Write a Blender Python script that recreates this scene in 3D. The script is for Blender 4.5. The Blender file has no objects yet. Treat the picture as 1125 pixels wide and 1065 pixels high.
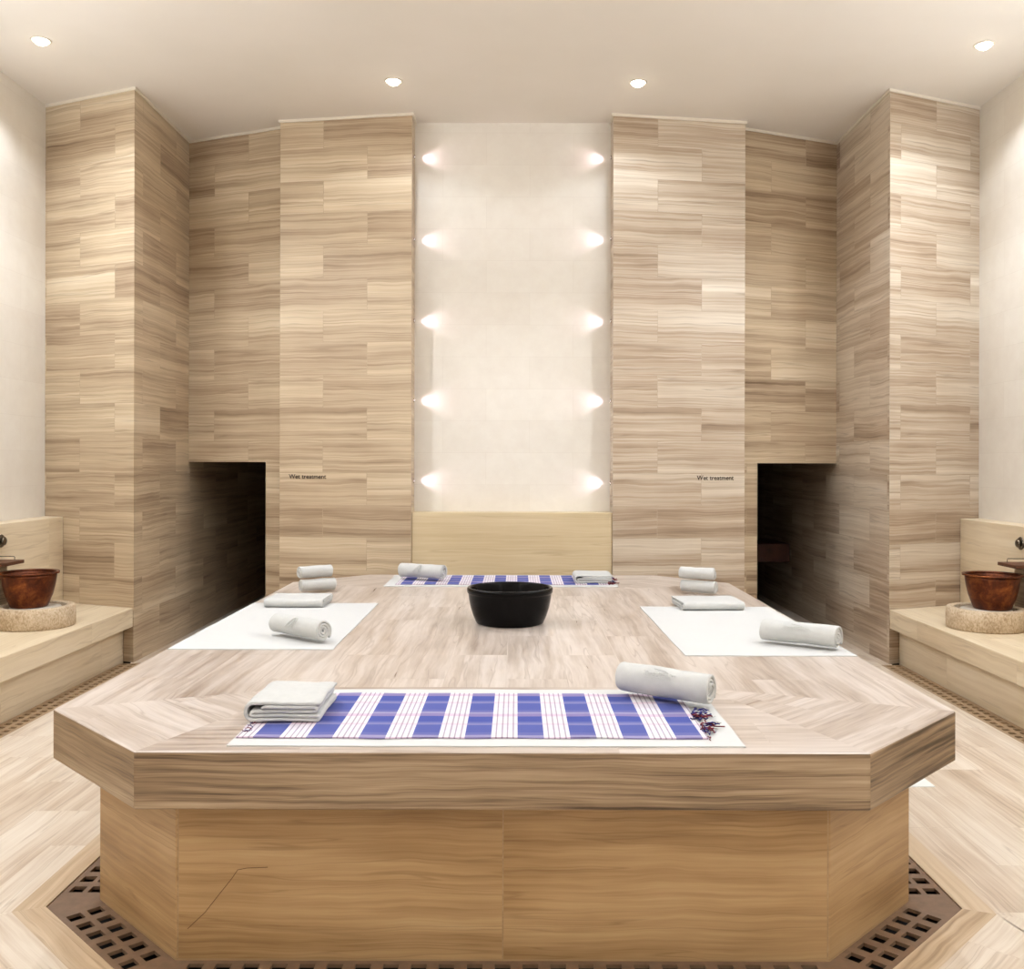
import bpy, bmesh, math, random
from mathutils import Vector, Matrix, noise as mn
random.seed(7)
PI = math.pi
S = bpy.context.scene
COL = S.collection
MATS = {}

# ------------------------------------------------------------------ helpers
def mesh_obj(name, verts, faces, mat, parent=None, uvs=None, smooth=False, mat_idx=None, loc=None):
    me = bpy.data.meshes.new(name)
    me.from_pydata([tuple(v) for v in verts], [], faces)
    me.update()
    mats = mat if isinstance(mat, (list, tuple)) else [mat]
    for m in mats:
        me.materials.append(m)
    if mat_idx:
        for p, i in zip(me.polygons, mat_idx):
            p.material_index = i
    if uvs:
        l = me.uv_layers.new(name='UVMap')
        k = 0
        for p, fu in zip(me.polygons, uvs):
            for j in range(p.loop_total):
                l.data[p.loop_start + j].uv = fu[j]
    if smooth:
        for p in me.polygons:
            p.use_smooth = True
    o = bpy.data.objects.new(name, me)
    COL.objects.link(o)
    if parent:
        o.parent = parent
    if loc is not None:
        o.location = loc
    return o

def tag(o, label, cat, group=None):
    o['label'] = label
    o['category'] = cat
    if group:
        o['group'] = group
    return o

def empty(name, loc, label, cat, group=None, rz=0.0):
    o = bpy.data.objects.new(name, None)
    COL.objects.link(o)
    o.location = loc
    o.rotation_euler = (0, 0, rz)
    o.empty_display_size = .05
    return tag(o, label, cat, group)

def struct(o):
    o['kind'] = 'structure'
    return o

def bevel(o, w=.005, seg=2, angle=35):
    m = o.modifiers.new('bevel', 'BEVEL')
    m.width = w; m.segments = seg; m.limit_method = 'ANGLE'; m.angle_limit = math.radians(angle)
    m.harden_normals = False
    return o

def prism_data(fp, z0, z1, u0=0.0, v0=0.0, topdir=None, uv_off=(0, 0)):
    """prism on footprint fp (ccw). side uv: u along wall, v height."""
    n = len(fp)
    verts = [(x, y, z0) for x, y in fp] + [(x, y, z1) for x, y in fp]
    faces, uvs = [], []
    acc = u0
    for i in range(n):
        j = (i + 1) % n
        L = math.hypot(fp[j][0] - fp[i][0], fp[j][1] - fp[i][1])
        faces.append((i, j, n + j, n + i))
        uvs.append([(acc, z0 - v0), (acc + L, z0 - v0), (acc + L, z1 - v0), (acc, z1 - v0)])
        acc += L
    a = topdir or 0.0
    c, s = math.cos(a), math.sin(a)
    f = lambda p: (p[0] * c + p[1] * s + uv_off[0], -p[0] * s + p[1] * c + uv_off[1])
    faces.append(tuple(range(n, 2 * n))); uvs.append([f(p) for p in fp])
    faces.append(tuple(reversed(range(n)))); uvs.append([f(p) for p in reversed(fp)])
    return verts, faces, uvs

def ccw(fp):
    a = sum(fp[i][0] * fp[(i + 1) % len(fp)][1] - fp[(i + 1) % len(fp)][0] * fp[i][1] for i in range(len(fp)))
    return fp if a > 0 else list(reversed(fp))

def prism(name, fp, z0, z1, mat, parent=None, **k):
    v, f, u = prism_data(ccw(fp), z0, z1, **k)
    return mesh_obj(name, v, f, mat, parent, u)

def flip(fp, s):
    return [(x * s, y) for x, y in fp]

def lathe(name, prof, mat, parent=None, seg=64, loc=None, smooth=True, ripple=None):
    verts, faces = [], []
    n = len(prof)
    for i in range(seg):
        a = 2 * PI * i / seg
        for (r, z) in prof:
            rr = r
            verts.append((rr * math.cos(a), rr * math.sin(a), z))
    for i in range(seg):
        j = (i + 1) % seg
        for k in range(n - 1):
            a, b, c, d = i * n + k, j * n + k, j * n + k + 1, i * n + k + 1
            if prof[k][0] < 1e-6:
                faces.append((a, c, d))
            elif prof[k + 1][0] < 1e-6:
                faces.append((a, b, c))
            else:
                faces.append((a, b, c, d))
    o = mesh_obj(name, verts, faces, mat, parent, smooth=smooth, loc=loc)
    bm = bmesh.new(); bm.from_mesh(o.data)
    bmesh.ops.remove_doubles(bm, verts=bm.verts, dist=1e-5)
    bmesh.ops.recalc_face_normals(bm, faces=bm.faces)
    bm.to_mesh(o.data); bm.free()
    return o

def tube(pts, r, seg=6):
    """verts, faces of a tube along pts"""
    verts, faces = [], []
    n = len(pts)
    P = [Vector(p) for p in pts]
    for i, p in enumerate(P):
        t = (P[min(i + 1, n - 1)] - P[max(i - 1, 0)]).normalized()
        ref = Vector((0, 0, 1)) if abs(t.z) < .9 else Vector((1, 0, 0))
        a = t.cross(ref).normalized(); b = t.cross(a).normalized()
        rr = r(i / (n - 1)) if callable(r) else r
        for k in range(seg):
            q = 2 * PI * k / seg
            verts.append(tuple(p + a * math.cos(q) * rr + b * math.sin(q) * rr))
    for i in range(n - 1):
        for k in range(seg):
            k2 = (k + 1) % seg
            faces.append((i * seg + k, i * seg + k2, (i + 1) * seg + k2, (i + 1) * seg + k))
    faces.append(tuple(reversed(range(seg))))
    faces.append(tuple(range((n - 1) * seg, n * seg)))
    return verts, faces

def join_data(parts):
    V, F = [], []
    for v, f in parts:
        o = len(V)
        V += list(v); F += [tuple(i + o for i in q) for q in f]
    return V, F

# ------------------------------------------------------------------ materials
def srgb(r, g, b):
    f = lambda c: (c / 255 / 12.92) if c / 255 <= .04045 else ((c / 255 + .055) / 1.055) ** 2.4
    return (f(r), f(g), f(b), 1)

class NT:
    def __init__(self, name, rough=.5, metal=0, spec=.5):
        self.m = bpy.data.materials.new(name); self.m.use_nodes = True
        self.t = self.m.node_tree
        self.b = self.t.nodes['Principled BSDF']
        self.b.inputs['Roughness'].default_value = rough
        self.b.inputs['Metallic'].default_value = metal
        self.b.inputs['Specular IOR Level'].default_value = spec
        MATS[name] = self.m
    def n(self, typ, **k):
        nd = self.t.nodes.new(typ)
        for a, v in k.items():
            setattr(nd, a, v)
        return nd
    def put(self, sock, v):
        if isinstance(v, bpy.types.NodeSocket):
            self.t.links.new(v, sock)
        else:
            sock.default_value = v
    def math(self, op, a, b=0.0, c=0.0, clamp=False):
        nd = self.n('ShaderNodeMath', operation=op); nd.use_clamp = clamp
        self.put(nd.inputs[0], a); self.put(nd.inputs[1], b); self.put(nd.inputs[2], c)
        return nd.outputs[0]
    def noise(self, vec, scale, detail=2, rough=.5, dist=0):
        nd = self.n('ShaderNodeTexNoise'); nd.noise_dimensions = '3D'
        self.put(nd.inputs['Vector'], vec)
        nd.inputs['Scale'].default_value = scale; nd.inputs['Detail'].default_value = detail
        nd.inputs['Roughness'].default_value = rough; nd.inputs['Distortion'].default_value = dist
        return nd.outputs['Fac']
    def comb(self, x, y, z):
        nd = self.n('ShaderNodeCombineXYZ')
        self.put(nd.inputs[0], x); self.put(nd.inputs[1], y); self.put(nd.inputs[2], z)
        return nd.outputs[0]
    def ramp(self, fac, stops, interp='LINEAR'):
        nd = self.n('ShaderNodeValToRGB'); r = nd.color_ramp; r.interpolation = interp
        while len(r.elements) > 1:
            r.elements.remove(r.elements[-1])
        r.elements[0].position = stops[0][0]; r.elements[0].color = stops[0][1]
        for p, c in stops[1:]:
            e = r.elements.new(p); e.color = c
        self.put(nd.inputs[0], fac)
        return nd.outputs[0]
    def mix(self, fac, a, b, mode='MIX'):
        nd = self.n('ShaderNodeMix', data_type='RGBA', blend_type=mode)
        self.put(nd.inputs['Factor'], fac)
        self.put(nd.inputs[6], a); self.put(nd.inputs[7], b)
        return nd.outputs[2]
    def bump(self, h, strength=.2, dist=.01):
        nd = self.n('ShaderNodeBump')
        nd.inputs['Strength'].default_value = strength; nd.inputs['Distance'].default_value = dist
        self.put(nd.inputs['Height'], h)
        self.t.links.new(nd.outputs[0], self.b.inputs['Normal'])
    def color(self, c):
        self.put(self.b.inputs['Base Color'], c)

def stone(name, cols, tile=(.86, .317), joint=.0025, band=9.0, fine=60.0, wob=.012, fine_w=.45,
          tonal=.16, rough=.4, joint_col=(.32, .24, .16, 1), joint_f=.35, spec=.4, along=.35,
          offset=.5, rv=5.0, shift=(0, 0), contrast=1.0, cloud=.15):
    """banded travertine laid in running bond; cols = dark, mid, light"""
    N = NT(name, rough, 0, spec)
    uv = N.n('ShaderNodeTexCoord').outputs['UV']
    sep = N.n('ShaderNodeSeparateXYZ'); N.put(sep.inputs[0], uv)
    u, v = sep.outputs[0], sep.outputs[1]
    br = N.n('ShaderNodeTexBrick'); br.offset = offset; br.offset_frequency = 2
    br.squash = 1.0
    N.put(br.inputs['Vector'], N.comb(N.math('ADD', u, shift[0]), N.math('ADD', v, shift[1]), 0.0))
    br.inputs['Color1'].default_value = (0, 0, 0, 1); br.inputs['Color2'].default_value = (1, 1, 1, 1)
    br.inputs['Mortar'].default_value = (.5, .5, .5, 1)
    br.inputs['Scale'].default_value = 1; br.inputs['Mortar Size'].default_value = joint
    br.inputs['Mortar Smooth'].default_value = .3
    br.inputs['Brick Width'].default_value = tile[0]; br.inputs['Row Height'].default_value = tile[1]
    rgb = N.n('ShaderNodeSeparateColor'); N.put(rgb.inputs[0], br.outputs['Color'])
    r = rgb.outputs[0]
    wv = N.noise(N.comb(N.math('MULTIPLY', u, 1.6), N.math('MULTIPLY', v, 2.0), N.math('MULTIPLY', r, 9.0)), 1.0, 3, .55)
    v2 = N.math('MULTIPLY_ADD', N.math('SUBTRACT', wv, .5), wob * 4, v)
    n1 = N.noise(N.comb(N.math('MULTIPLY', u, along), N.math('MULTIPLY', v2, band), N.math('MULTIPLY', r, rv)), 1.0, 3, .6)
    n2 = N.noise(N.comb(N.math('MULTIPLY', u, along * 3.2), N.math('MULTIPLY', v2, fine), N.math('MULTIPLY', r, rv * 3)), 1.0, 3, .65)
    n3 = N.noise(N.comb(N.math('MULTIPLY', u, 1.3), N.math('MULTIPLY', v, 1.8), N.math('MULTIPLY', r, rv * 2)), 1.0, 3, .6)
    a = N.math('MULTIPLY', N.math('SUBTRACT', n1, .5), (1 - fine_w) * 1.9 * contrast)
    b = N.math('MULTIPLY', N.math('SUBTRACT', n2, .5), fine_w * 1.7 * contrast)
    c = N.math('MULTIPLY', N.math('SUBTRACT', n3, .5), cloud * 2)
    t = N.math('MULTIPLY', N.math('SUBTRACT', r, .5), tonal)
    val = N.math('ADD', N.math('ADD', a, b), N.math('ADD', N.math('ADD', c, t), .5), clamp=True)
    col = N.ramp(val, [(0.08, cols[0]), (.36, cols[1]), (.62, cols[2]), (.95, cols[3])])
    # sparse dark veins
    vein = N.noise(N.comb(N.math('MULTIPLY', u, along * 1.4), N.math('MULTIPLY', v2, band * 2.2), N.math('MULTIPLY_ADD', r, rv, 31.0)), 1.0, 2, .5)
    vm = N.math('MULTIPLY', N.math('SUBTRACT', .022, N.math('ABSOLUTE', N.math('SUBTRACT', vein, .42))), 16.0, clamp=True)
    col = N.mix(vm, col, cols[0])
    col = N.mix(N.math('MULTIPLY', br.outputs['Fac'], joint_f), col, joint_col)
    N.color(col)
    rr = N.math('MULTIPLY_ADD', N.math('SUBTRACT', n2, .5), .25, rough)
    N.put(N.b.inputs['Roughness'], rr)
    N.bump(N.math('SUBTRACT', N.math('MULTIPLY', val, .25), br.outputs['Fac']), .15, .003)
    return N.m

WALLK = dict(band=7.5, fine=56, fine_w=.42, wob=.016, along=.22, tonal=.2, contrast=1.0, cloud=.12, rv=6, joint_f=.3)
M_wall = stone('banded_travertine', [srgb(114, 90, 66), srgb(174, 151, 124), srgb(204, 184, 154), srgb(226, 211, 186)], **WALLK)
M_wallg = stone('banded_travertine_grey', [srgb(116, 94, 74), srgb(176, 154, 130), srgb(206, 191, 170), srgb(228, 217, 200)], **WALLK)
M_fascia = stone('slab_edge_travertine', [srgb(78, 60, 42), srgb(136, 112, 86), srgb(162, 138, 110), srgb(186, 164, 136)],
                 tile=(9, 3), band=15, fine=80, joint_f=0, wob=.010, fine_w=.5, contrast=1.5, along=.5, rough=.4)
M_base = stone('honey_travertine', [srgb(122, 88, 52), srgb(166, 131, 88), srgb(188, 154, 110), srgb(206, 176, 134)],
               tile=(1.177, 3), offset=0, band=9, fine=60, wob=.016, fine_w=.45, contrast=.95, cloud=.28, tonal=.05, joint=.003, joint_f=.3, along=.5)
M_top = stone('slab_top_travertine', [srgb(130, 109, 92), srgb(176, 160, 146), srgb(200, 187, 176), srgb(216, 206, 197)],
              tile=(1.1, .28), band=6, fine=34, wob=.016, fine_w=.45, contrast=1.05, cloud=.22, joint_f=.05, tonal=.05, rough=.33, along=.5, rv=1.2)
M_floor = stone('floor_travertine', [srgb(150, 124, 98), srgb(204, 184, 162), srgb(226, 212, 194), srgb(240, 230, 216)],
                tile=(.9, .3), band=7, fine=44, wob=.014, fine_w=.48, contrast=.92, cloud=.22, joint_f=.08, tonal=.14, rough=.35, along=.4, rv=2.5)
M_border = stone('floor_border_travertine', [srgb(150, 122, 92), srgb(192, 166, 134), srgb(208, 185, 155), srgb(222, 204, 178)],
                 tile=(3, 3), band=12, fine=50, joint_f=0, wob=.02, rough=.4)
M_bench = stone('bench_travertine', [srgb(172, 148, 116), srgb(212, 192, 160), srgb(226, 209, 180), srgb(238, 224, 200)],
                tile=(1.6, 3), band=6, fine=40, wob=.02, contrast=.8, cloud=.12, joint_f=.15, tonal=.06, rough=.42)
M_splash = stone('splash_travertine', [srgb(166, 138, 98), srgb(202, 180, 142), srgb(216, 197, 162), srgb(226, 211, 181)],
                 tile=(9, 9), band=6, fine=48, wob=.012, contrast=.6, cloud=.1, joint_f=0, tonal=0, rough=.42)
M_dark = stone('shade_dark_passage_stone', [srgb(40, 30, 22), srgb(60, 46, 34), srgb(70, 55, 42), srgb(85, 68, 52)], rough=.7)  # dark tone stands in for the shade inside the passages

def cream(name, a, b, tile, jf=.12):
    N = NT(name, .5, 0, .35)
    uv = N.n('ShaderNodeTexCoord').outputs['UV']
    br = N.n('ShaderNodeTexBrick'); br.offset = .5
    N.put(br.inputs['Vector'], uv)
    br.inputs['Color1'].default_value = (0, 0, 0, 1); br.inputs['Color2'].default_value = (1, 1, 1, 1)
    br.inputs['Mortar'].default_value = (.5, .5, .5, 1)
    br.inputs['Scale'].default_value = 1; br.inputs['Mortar Size'].default_value = .002
    br.inputs['Mortar Smooth'].default_value = .3
    br.inputs['Brick Width'].default_value = tile[0]; br.inputs['Row Height'].default_value = tile[1]
    n = N.noise(uv, 6, 5, .65)
    n2 = N.noise(uv, 1.2, 2, .5)
    f = N.math('ADD', N.math('MULTIPLY', n, .5), N.math('MULTIPLY', n2, .4))
    f = N.math('MULTIPLY_ADD', br.outputs['Color'], .12, f)
    c = N.ramp(f, [(.25, a), (.75, b)])
    c = N.mix(N.math('MULTIPLY', br.outputs['Fac'], jf), c, srgb(150, 130, 105))
    N.color(c)
    return N.m
M_cream = cream('cream_limestone', srgb(222, 213, 200), srgb(236, 230, 219), (.86, .317))
M_plaster = NT('ceiling_plaster', .85, 0, .2)
_n = M_plaster.noise(M_plaster.n('ShaderNodeTexCoord').outputs['Object'], 1.2, 3)
M_plaster.color(M_plaster.ramp(_n, [(.3, srgb(230, 222, 210)), (.7, srgb(234, 226, 215))]))
M_plaster = M_plaster.m

def plain(name, col, rough=.5, metal=0, spec=.5, bump=None, var=.0, scale=30):
    N = NT(name, rough, metal, spec)
    co = N.n('ShaderNodeTexCoord').outputs['Object']
    n = N.noise(co, scale, 4, .6)
    d = tuple(max(0, c * (1 - var)) for c in col[:3]) + (1,)
    e = tuple(min(1, c * (1 + var)) for c in col[:3]) + (1,)
    N.color(N.ramp(n, [(.3, d), (.7, e)]))
    if bump:
        N.bump(N.noise(co, bump[0], 3, .6), bump[1], bump[2])
    return N.m
M_trim = plain('cornice_white', srgb(226, 216, 198), .6)
M_towel = plain('white_terry', srgb(199, 198, 194), .95, 0, .15, bump=(420, .5, .003), var=.03)
M_sheet = plain('white_sheet', srgb(204, 203, 200), .9, 0, .15, bump=(300, .15, .001), var=.01)
M_mat = plain('white_mat', srgb(238, 238, 235), .9, 0, .15)
M_thread = plain('embroidery_thread', srgb(196, 196, 190), .6, 0, .3)
M_black = plain('black_stoneware', srgb(7, 5, 5), .18, 0, .12, bump=(18, .12, .004), var=.4, scale=14)
M_metal = plain('brushed_steel', srgb(120, 112, 100), .3, 1)
M_dwood = plain('dark_wood', srgb(92, 56, 36), .5, 0, .4, var=.3, scale=14)
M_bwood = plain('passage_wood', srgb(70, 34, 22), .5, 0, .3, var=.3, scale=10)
M_grate = plain('brown_grating', srgb(122, 96, 74), .5, .0, .4, var=.15, scale=20)
M_grate2 = plain('tan_grating', srgb(168, 140, 108), .5, .0, .4, var=.1, scale=20)
M_channel = plain('drain_channel_shade', srgb(12, 9, 7), .9)  # near-black base colour puts shade into the grating holes
M_letter = plain('dark_lettering', srgb(62, 48, 36), .6)
M_maroon = plain('maroon_yarn', srgb(110, 30, 40), .9, var=.2)
M_navy = plain('navy_yarn', srgb(40, 40, 105), .9, var=.2)
M_crack = plain('crack_line', srgb(104, 76, 46), .8)

def copper():
    N = NT('aged_copper', .42, .6, .4)
    co = N.n('ShaderNodeTexCoord').outputs['Object']
    n = N.noise(co, 9, 5, .7, .6); n2 = N.noise(co, 45, 3, .6)
    f = N.math('ADD', N.math('MULTIPLY', n, .75), N.math('MULTIPLY', n2, .25))
    N.color(N.ramp(f, [(.3, srgb(52, 24, 14)), (.5, srgb(98, 48, 24)), (.62, srgb(136, 76, 36)), (.8, srgb(164, 114, 64))]))
    N.put(N.b.inputs['Roughness'], N.math('MULTIPLY_ADD', n2, .3, .25))
    N.bump(n2, .15, .003)
    return N.m
M_copper = copper()

def porous():
    N = NT('porous_stone', .8, 0, .3)
    co = N.n('ShaderNodeTexCoord').outputs['Object']
    mp = N.n('ShaderNodeMapping'); mp.inputs['Scale'].default_value = (1, 1, .7); N.put(mp.inputs[0], co)
    n = N.noise(mp.outputs[0], 70, 4, .7); n2 = N.noise(co, 7, 2, .5)
    f = N.math('ADD', N.math('MULTIPLY', n, .75), N.math('MULTIPLY', n2, .25))
    N.color(N.ramp(f, [(.3, srgb(128, 102, 72)), (.42, srgb(178, 154, 124)), (.56, srgb(206, 186, 158)), (.75, srgb(222, 208, 186))]))
    N.bump(n, .6, .006)
    return N.m
M_porous = porous()
M_disc = plain('pale_marble_disc', srgb(205, 196, 182), .4, var=.08, scale=14)

def emit(name, col, s):
    N = NT(name)
    N.color((.9, .9, .9, 1))
    N.b.inputs['Emission Color'].default_value = col
    N.b.inputs['Emission Strength'].default_value = s
    return N.m
M_lens = emit('downlight_lens', (1, .9, .74, 1), 14)
M_led = emit('led_lens', (1, .86, .88, 1), 12)

def plaid():
    N = NT('blue_plaid_cotton', .9, 0, .15)
    uv = N.n('ShaderNodeTexCoord').outputs['UV']
    sep = N.n('ShaderNodeSeparateXYZ'); N.put(sep.inputs[0], uv)
    fu = N.math('FRACT', N.math('DIVIDE', N.math('ADD', sep.outputs[0], .515 + .189 * 8), .189))
    fv = N.math('FRACT', N.math('DIVIDE', sep.outputs[1], .32))
    W = srgb(212, 206, 208); B = srgb(92, 98, 182); P = srgb(196, 160, 172); D = srgb(96, 84, 128); L = srgb(170, 172, 212)
    weftb = N.ramp(fv, [(0, srgb(82, 90, 152)), (.22, srgb(122, 120, 164)), (.30, srgb(98, 102, 158)), (.36, srgb(72, 82, 150)),
                        (.60, srgb(130, 118, 160)), (.72, srgb(144, 138, 172)), (.8, srgb(98, 100, 156)), (.9, srgb(82, 90, 152))], 'CONSTANT')
    weftw = N.ramp(fv, [(0, srgb(212, 204, 212)), (.22, srgb(214, 192, 202)), (.30, srgb(216, 210, 212)), (.60, srgb(206, 184, 200)),
                        (.72, srgb(216, 212, 214)), (.9, srgb(216, 210, 222))], 'CONSTANT')
    warp = N.ramp(fu, [(0, (0, 0, 0, 1)), (.5, (1, 1, 1, 1))], 'CONSTANT')
    lines = N.ramp(fu, [(0, (0, 0, 0, 1)), (.5, (0, 0, 0, 1)), (.575, (1, 1, 1, 1)), (.605, (0, 0, 0, 1)), (.69, (1, 1, 1, 1)), (.72, (0, 0, 0, 1)),
                        (.79, (1, 1, 1, 1)), (.82, (0, 0, 0, 1)), (.90, (1, 1, 1, 1)), (.93, (0, 0, 0, 1))], 'CONSTANT')
    c = N.mix(warp, weftb, weftw)
    c = N.mix(N.math('MULTIPLY', lines, .6), c, srgb(112, 92, 116))
    N.color(c)
    N.bump(N.noise(uv, 600, 2), .2, .001)
    return N.m
M_plaid = plaid()

# ------------------------------------------------------------------ dimensions (metres; camera at the origin looks along +Y)
H = 5.17
cxo = .048
PX = lambda px, Y: (px - 568) / 1054 * Y + cxo       # only used for measured world positions
TOPZ = .809
YF, YC, YC2, YB = 3.284, 3.847, 7.95, 8.50
XF, XC = 1.26, 1.81

# ------------------------------------------------------------------ the room
# piers (faces A and B), white side walls, angled back walls C and D, centre panel
BX = 3.395
A_out = (4.41, 9.06)
slopeA = (A_out[1] - 8.62) / (A_out[0] - BX)
dC = Vector((2.34 - BX, 9.63 - 10.06)).normalized()   # along C towards the centre
for s, side in ((-1, 'left'), (1, 'right')):
    # pier A/B, continued back as the side of the passage
    fp = flip([(BX, 8.62), A_out, (4.7, 9.06), (4.7, 13.6), (BX, 13.6)], s)
    o = prism('wall_%s_pier' % side, fp, 0, H, M_wallg if s > 0 else M_wall, v0=.119, u0=.3)
    struct(o)
    o = prism('wall_' + side, flip([(4.41, -2.6), (4.7, -2.6), (4.7, 9.06), (4.41, 9.06)], s), 0, H, M_cream, v0=.0, u0=.2)
    struct(o)
    # wall C with the low opening beside the pier
    c_out = Vector((BX, 10.06)); 
    # opening edge on C, at measured sight line
    px = 292 if s < 0 else 832
    k = (px - 568) / 1054 * s                       # (X*s - cxo*s)/Y
    off = cxo * s
    t = (c_out.x - off - k * c_out.y) / (k * dC.y - dC.x)
    e = c_out + dC * t
    inn = c_out + dC * 1.30
    nrm = Vector((-dC.y, dC.x))
    if nrm.y < 0: nrm = -nrm
    th = nrm * .28
    def quad(a, b): return [tuple(a), tuple(b), tuple(b + th), tuple(a + th)]
    co2 = c_out - dC * .0
    v1, f1, u1 = prism_data(ccw(flip(quad(co2, inn), s)), 1.805, H, v0=.119, u0=.1)
    v2, f2, u2 = prism_data(ccw(flip(quad(e, inn), s)), 0, 1.805, v0=.119, u0=.1)
    V, F = join_data([(v1, f1), (v2, f2)])
    o = mesh_obj('wall_back_%s_recess' % side, V, F, M_wall, uvs=u1 + u2)
    struct(o)
    # wall D, protruding
    Do, Di = (2.29, 9.45), (.97, 9.24)
    fp = flip([Di, Do, (2.31, 9.95), (.97, 9.95)], s)
    fp = ccw(fp)
    # start the uv at the inner edge of the visible face
    o = prism('wall_back_' + side, fp, 0, H, M_wall if s < 0 else M_wallg, v0=.119)
    struct(o)
    me = o.data; uvl = me.uv_layers[0]
    for p in me.polygons:
        if abs(p.normal.z) < .5:
            for li in p.loop_indices:
                co = me.vertices[me.loops[li].vertex_index].co
                uvl.data[li].uv = ((abs(co.x) - .97) * .977 + (0 if s < 0 else .43), co.z - .119)
                if abs(p.normal.x) > .9:
                    uvl.data[li].uv = (co.y, co.z - .119)
    # passage beyond the opening
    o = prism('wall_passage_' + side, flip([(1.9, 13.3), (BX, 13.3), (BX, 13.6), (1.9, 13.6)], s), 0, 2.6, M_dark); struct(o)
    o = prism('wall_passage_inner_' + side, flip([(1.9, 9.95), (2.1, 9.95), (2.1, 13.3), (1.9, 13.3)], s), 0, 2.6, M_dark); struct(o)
    o = prism('ceiling_passage_' + side, flip([(1.9, 10.35), (BX, 10.35), (BX, 13.6), (1.9, 13.6)], s), 1.92, 2.6, M_dark); struct(o)  # unseen ceiling, set low to keep room light out of the passage

o = prism('wall_back_center', [(-.97, 9.50), (.97, 9.50), (.97, 9.9), (-.97, 9.9)], 0, H, M_cream, u0=.15); struct(o)
o = prism('wall_front', [(-4.7, -2.9), (4.7, -2.9), (4.7, -2.6), (-4.7, -2.6)], 0, H, M_cream); struct(o)
o = prism('ceiling', [(-4.7, -2.9), (4.7, -2.9), (4.7, 13.6), (-4.7, 13.6)], H, H + .2, M_plaster); struct(o)
# low stone upstand below the centre panel
o = prism('wall_back_upstand', [(-.9695, 9.262), (.9695, 9.262), (.9695, 9.497), (-.9695, 9.497)], 0, 1.322, M_splash, u0=.4, v0=.2)
bevel(o, .006); struct(o)

# cornices: a fine pale line where the stone meets the ceiling
tn = [0]
def cornice(path, inward):
    """path on the wall line, strip sits inside the room"""
    P = [Vector(p) for p in path]
    w = .016
    Q = []
    for i, p in enumerate(P):
        ns = []
        if i > 0:
            d = (P[i] - P[i - 1]).normalized(); ns.append(Vector((-d.y, d.x)) * inward)
        if i < len(P) - 1:
            d = (P[i + 1] - P[i]).normalized(); ns.append(Vector((-d.y, d.x)) * inward)
        if len(ns) == 2:
            b = (ns[0] + ns[1]).normalized(); b = b * (w / max(.3, b.dot(ns[0])))
        else:
            b = ns[0] * w
        Q.append(p + b)
    V, F = [], []
    for z in (H - .024, H):
        V += [(p.x, p.y, z) for p in P] + [(q.x, q.y, z) for q in Q]
    n = len(P)
    for i in range(n - 1):
        a, b, c, d = i, i + 1, n + i + 1, n + i
        F.append((a, b, c, d)); F.append((a + 2 * n, d + 2 * n, c + 2 * n, b + 2 * n)); F.append((d, c, c + 2 * n, d + 2 * n))
    F.append((0, n, 3 * n, 2 * n)); F.append((n - 1, 3 * n - 1, 4 * n - 1, 2 * n - 1))
    tn[0] += 1
    struct(mesh_obj('trim_%d' % tn[0], V, F, M_trim))
cin = Vector((BX, 10.06)) + dC * 1.19
for s in (-1, 1):
    cornice(flip([A_out, (BX, 8.62), (BX, 10.06), tuple(cin)], s), 1 if s > 0 else -1)
    cornice(flip([(2.29, 9.60), (2.29, 9.45), (.97, 9.24), (.97, 9.5)], s), 1 if s > 0 else -1)

# ------------------------------------------------------------------ octagon helper, floor
def octa(xf, yf, xc, yc, yc2, yb):
    return [(-xf, yf), (xf, yf), (xc, yc), (xc, yc2), (xf, yb), (-xf, yb), (-xc, yc2), (-xc, yc)]
T22 = math.tan(math.radians(22.5))
base = (1.185, 3.475, 1.67, 3.96, 7.84, 8.325)
def grow(o, d):
    return (o[0] + d * T22, o[1] - d, o[2] + d, o[3] - d * T22, o[4] + d * T22, o[5] + d)
g_out = grow(base, .185)
b_out = grow(base, .30)
OB, OG, OBR = octa(*base), octa(*g_out), octa(*b_out)
FLX = 3.31
def floor_poly(polys):
    V, F, U, MI = [], [], [], []
    for fp, ang, mi, off in polys:
        fp = ccw(fp); b = len(V)
        V += [(x, y, 0) for x, y in fp]
        F.append(tuple(range(b, b + len(fp))))
        c, s = math.cos(ang), math.sin(ang)
        U.append([(x * c + y * s + off, -x * s + y * c + off * .37) for x, y in fp]); MI.append(mi)
    return V, F, U, MI
polys = []
angs = [0, PI / 4, PI / 2, 3 * PI / 4, 0, PI / 4, PI / 2, 3 * PI / 4]
for i in range(8):
    j = (i + 1) % 8
    polys.append(([OG[i], OG[j], OBR[j], OBR[i]], angs[i], 1, i * 1.7))
def hit_x(p, d, X): t = (X - p[0]) / d[0]; return (X, p[1] + d[1] * t)
def hit_y(p, d, Y): t = (Y - p[1]) / d[1]; return (p[0] + d[0] * t, Y)
c22, s22 = math.cos(math.radians(22.5)), math.sin(math.radians(22.5))
Y0, Y1 = -2.6, 10.2
hF = hit_y(OBR[1], (s22, -c22), Y0); hS = hit_x(OBR[2], (c22, -s22), FLX)
hS2 = hit_x(OBR[3], (c22, s22), FLX); hB = hit_y(OBR[4], (s22, c22), Y1)
polys.append(([OBR[0], OBR[1], hF, (-hF[0], Y0)], 0, 0, 3.3))
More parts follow.
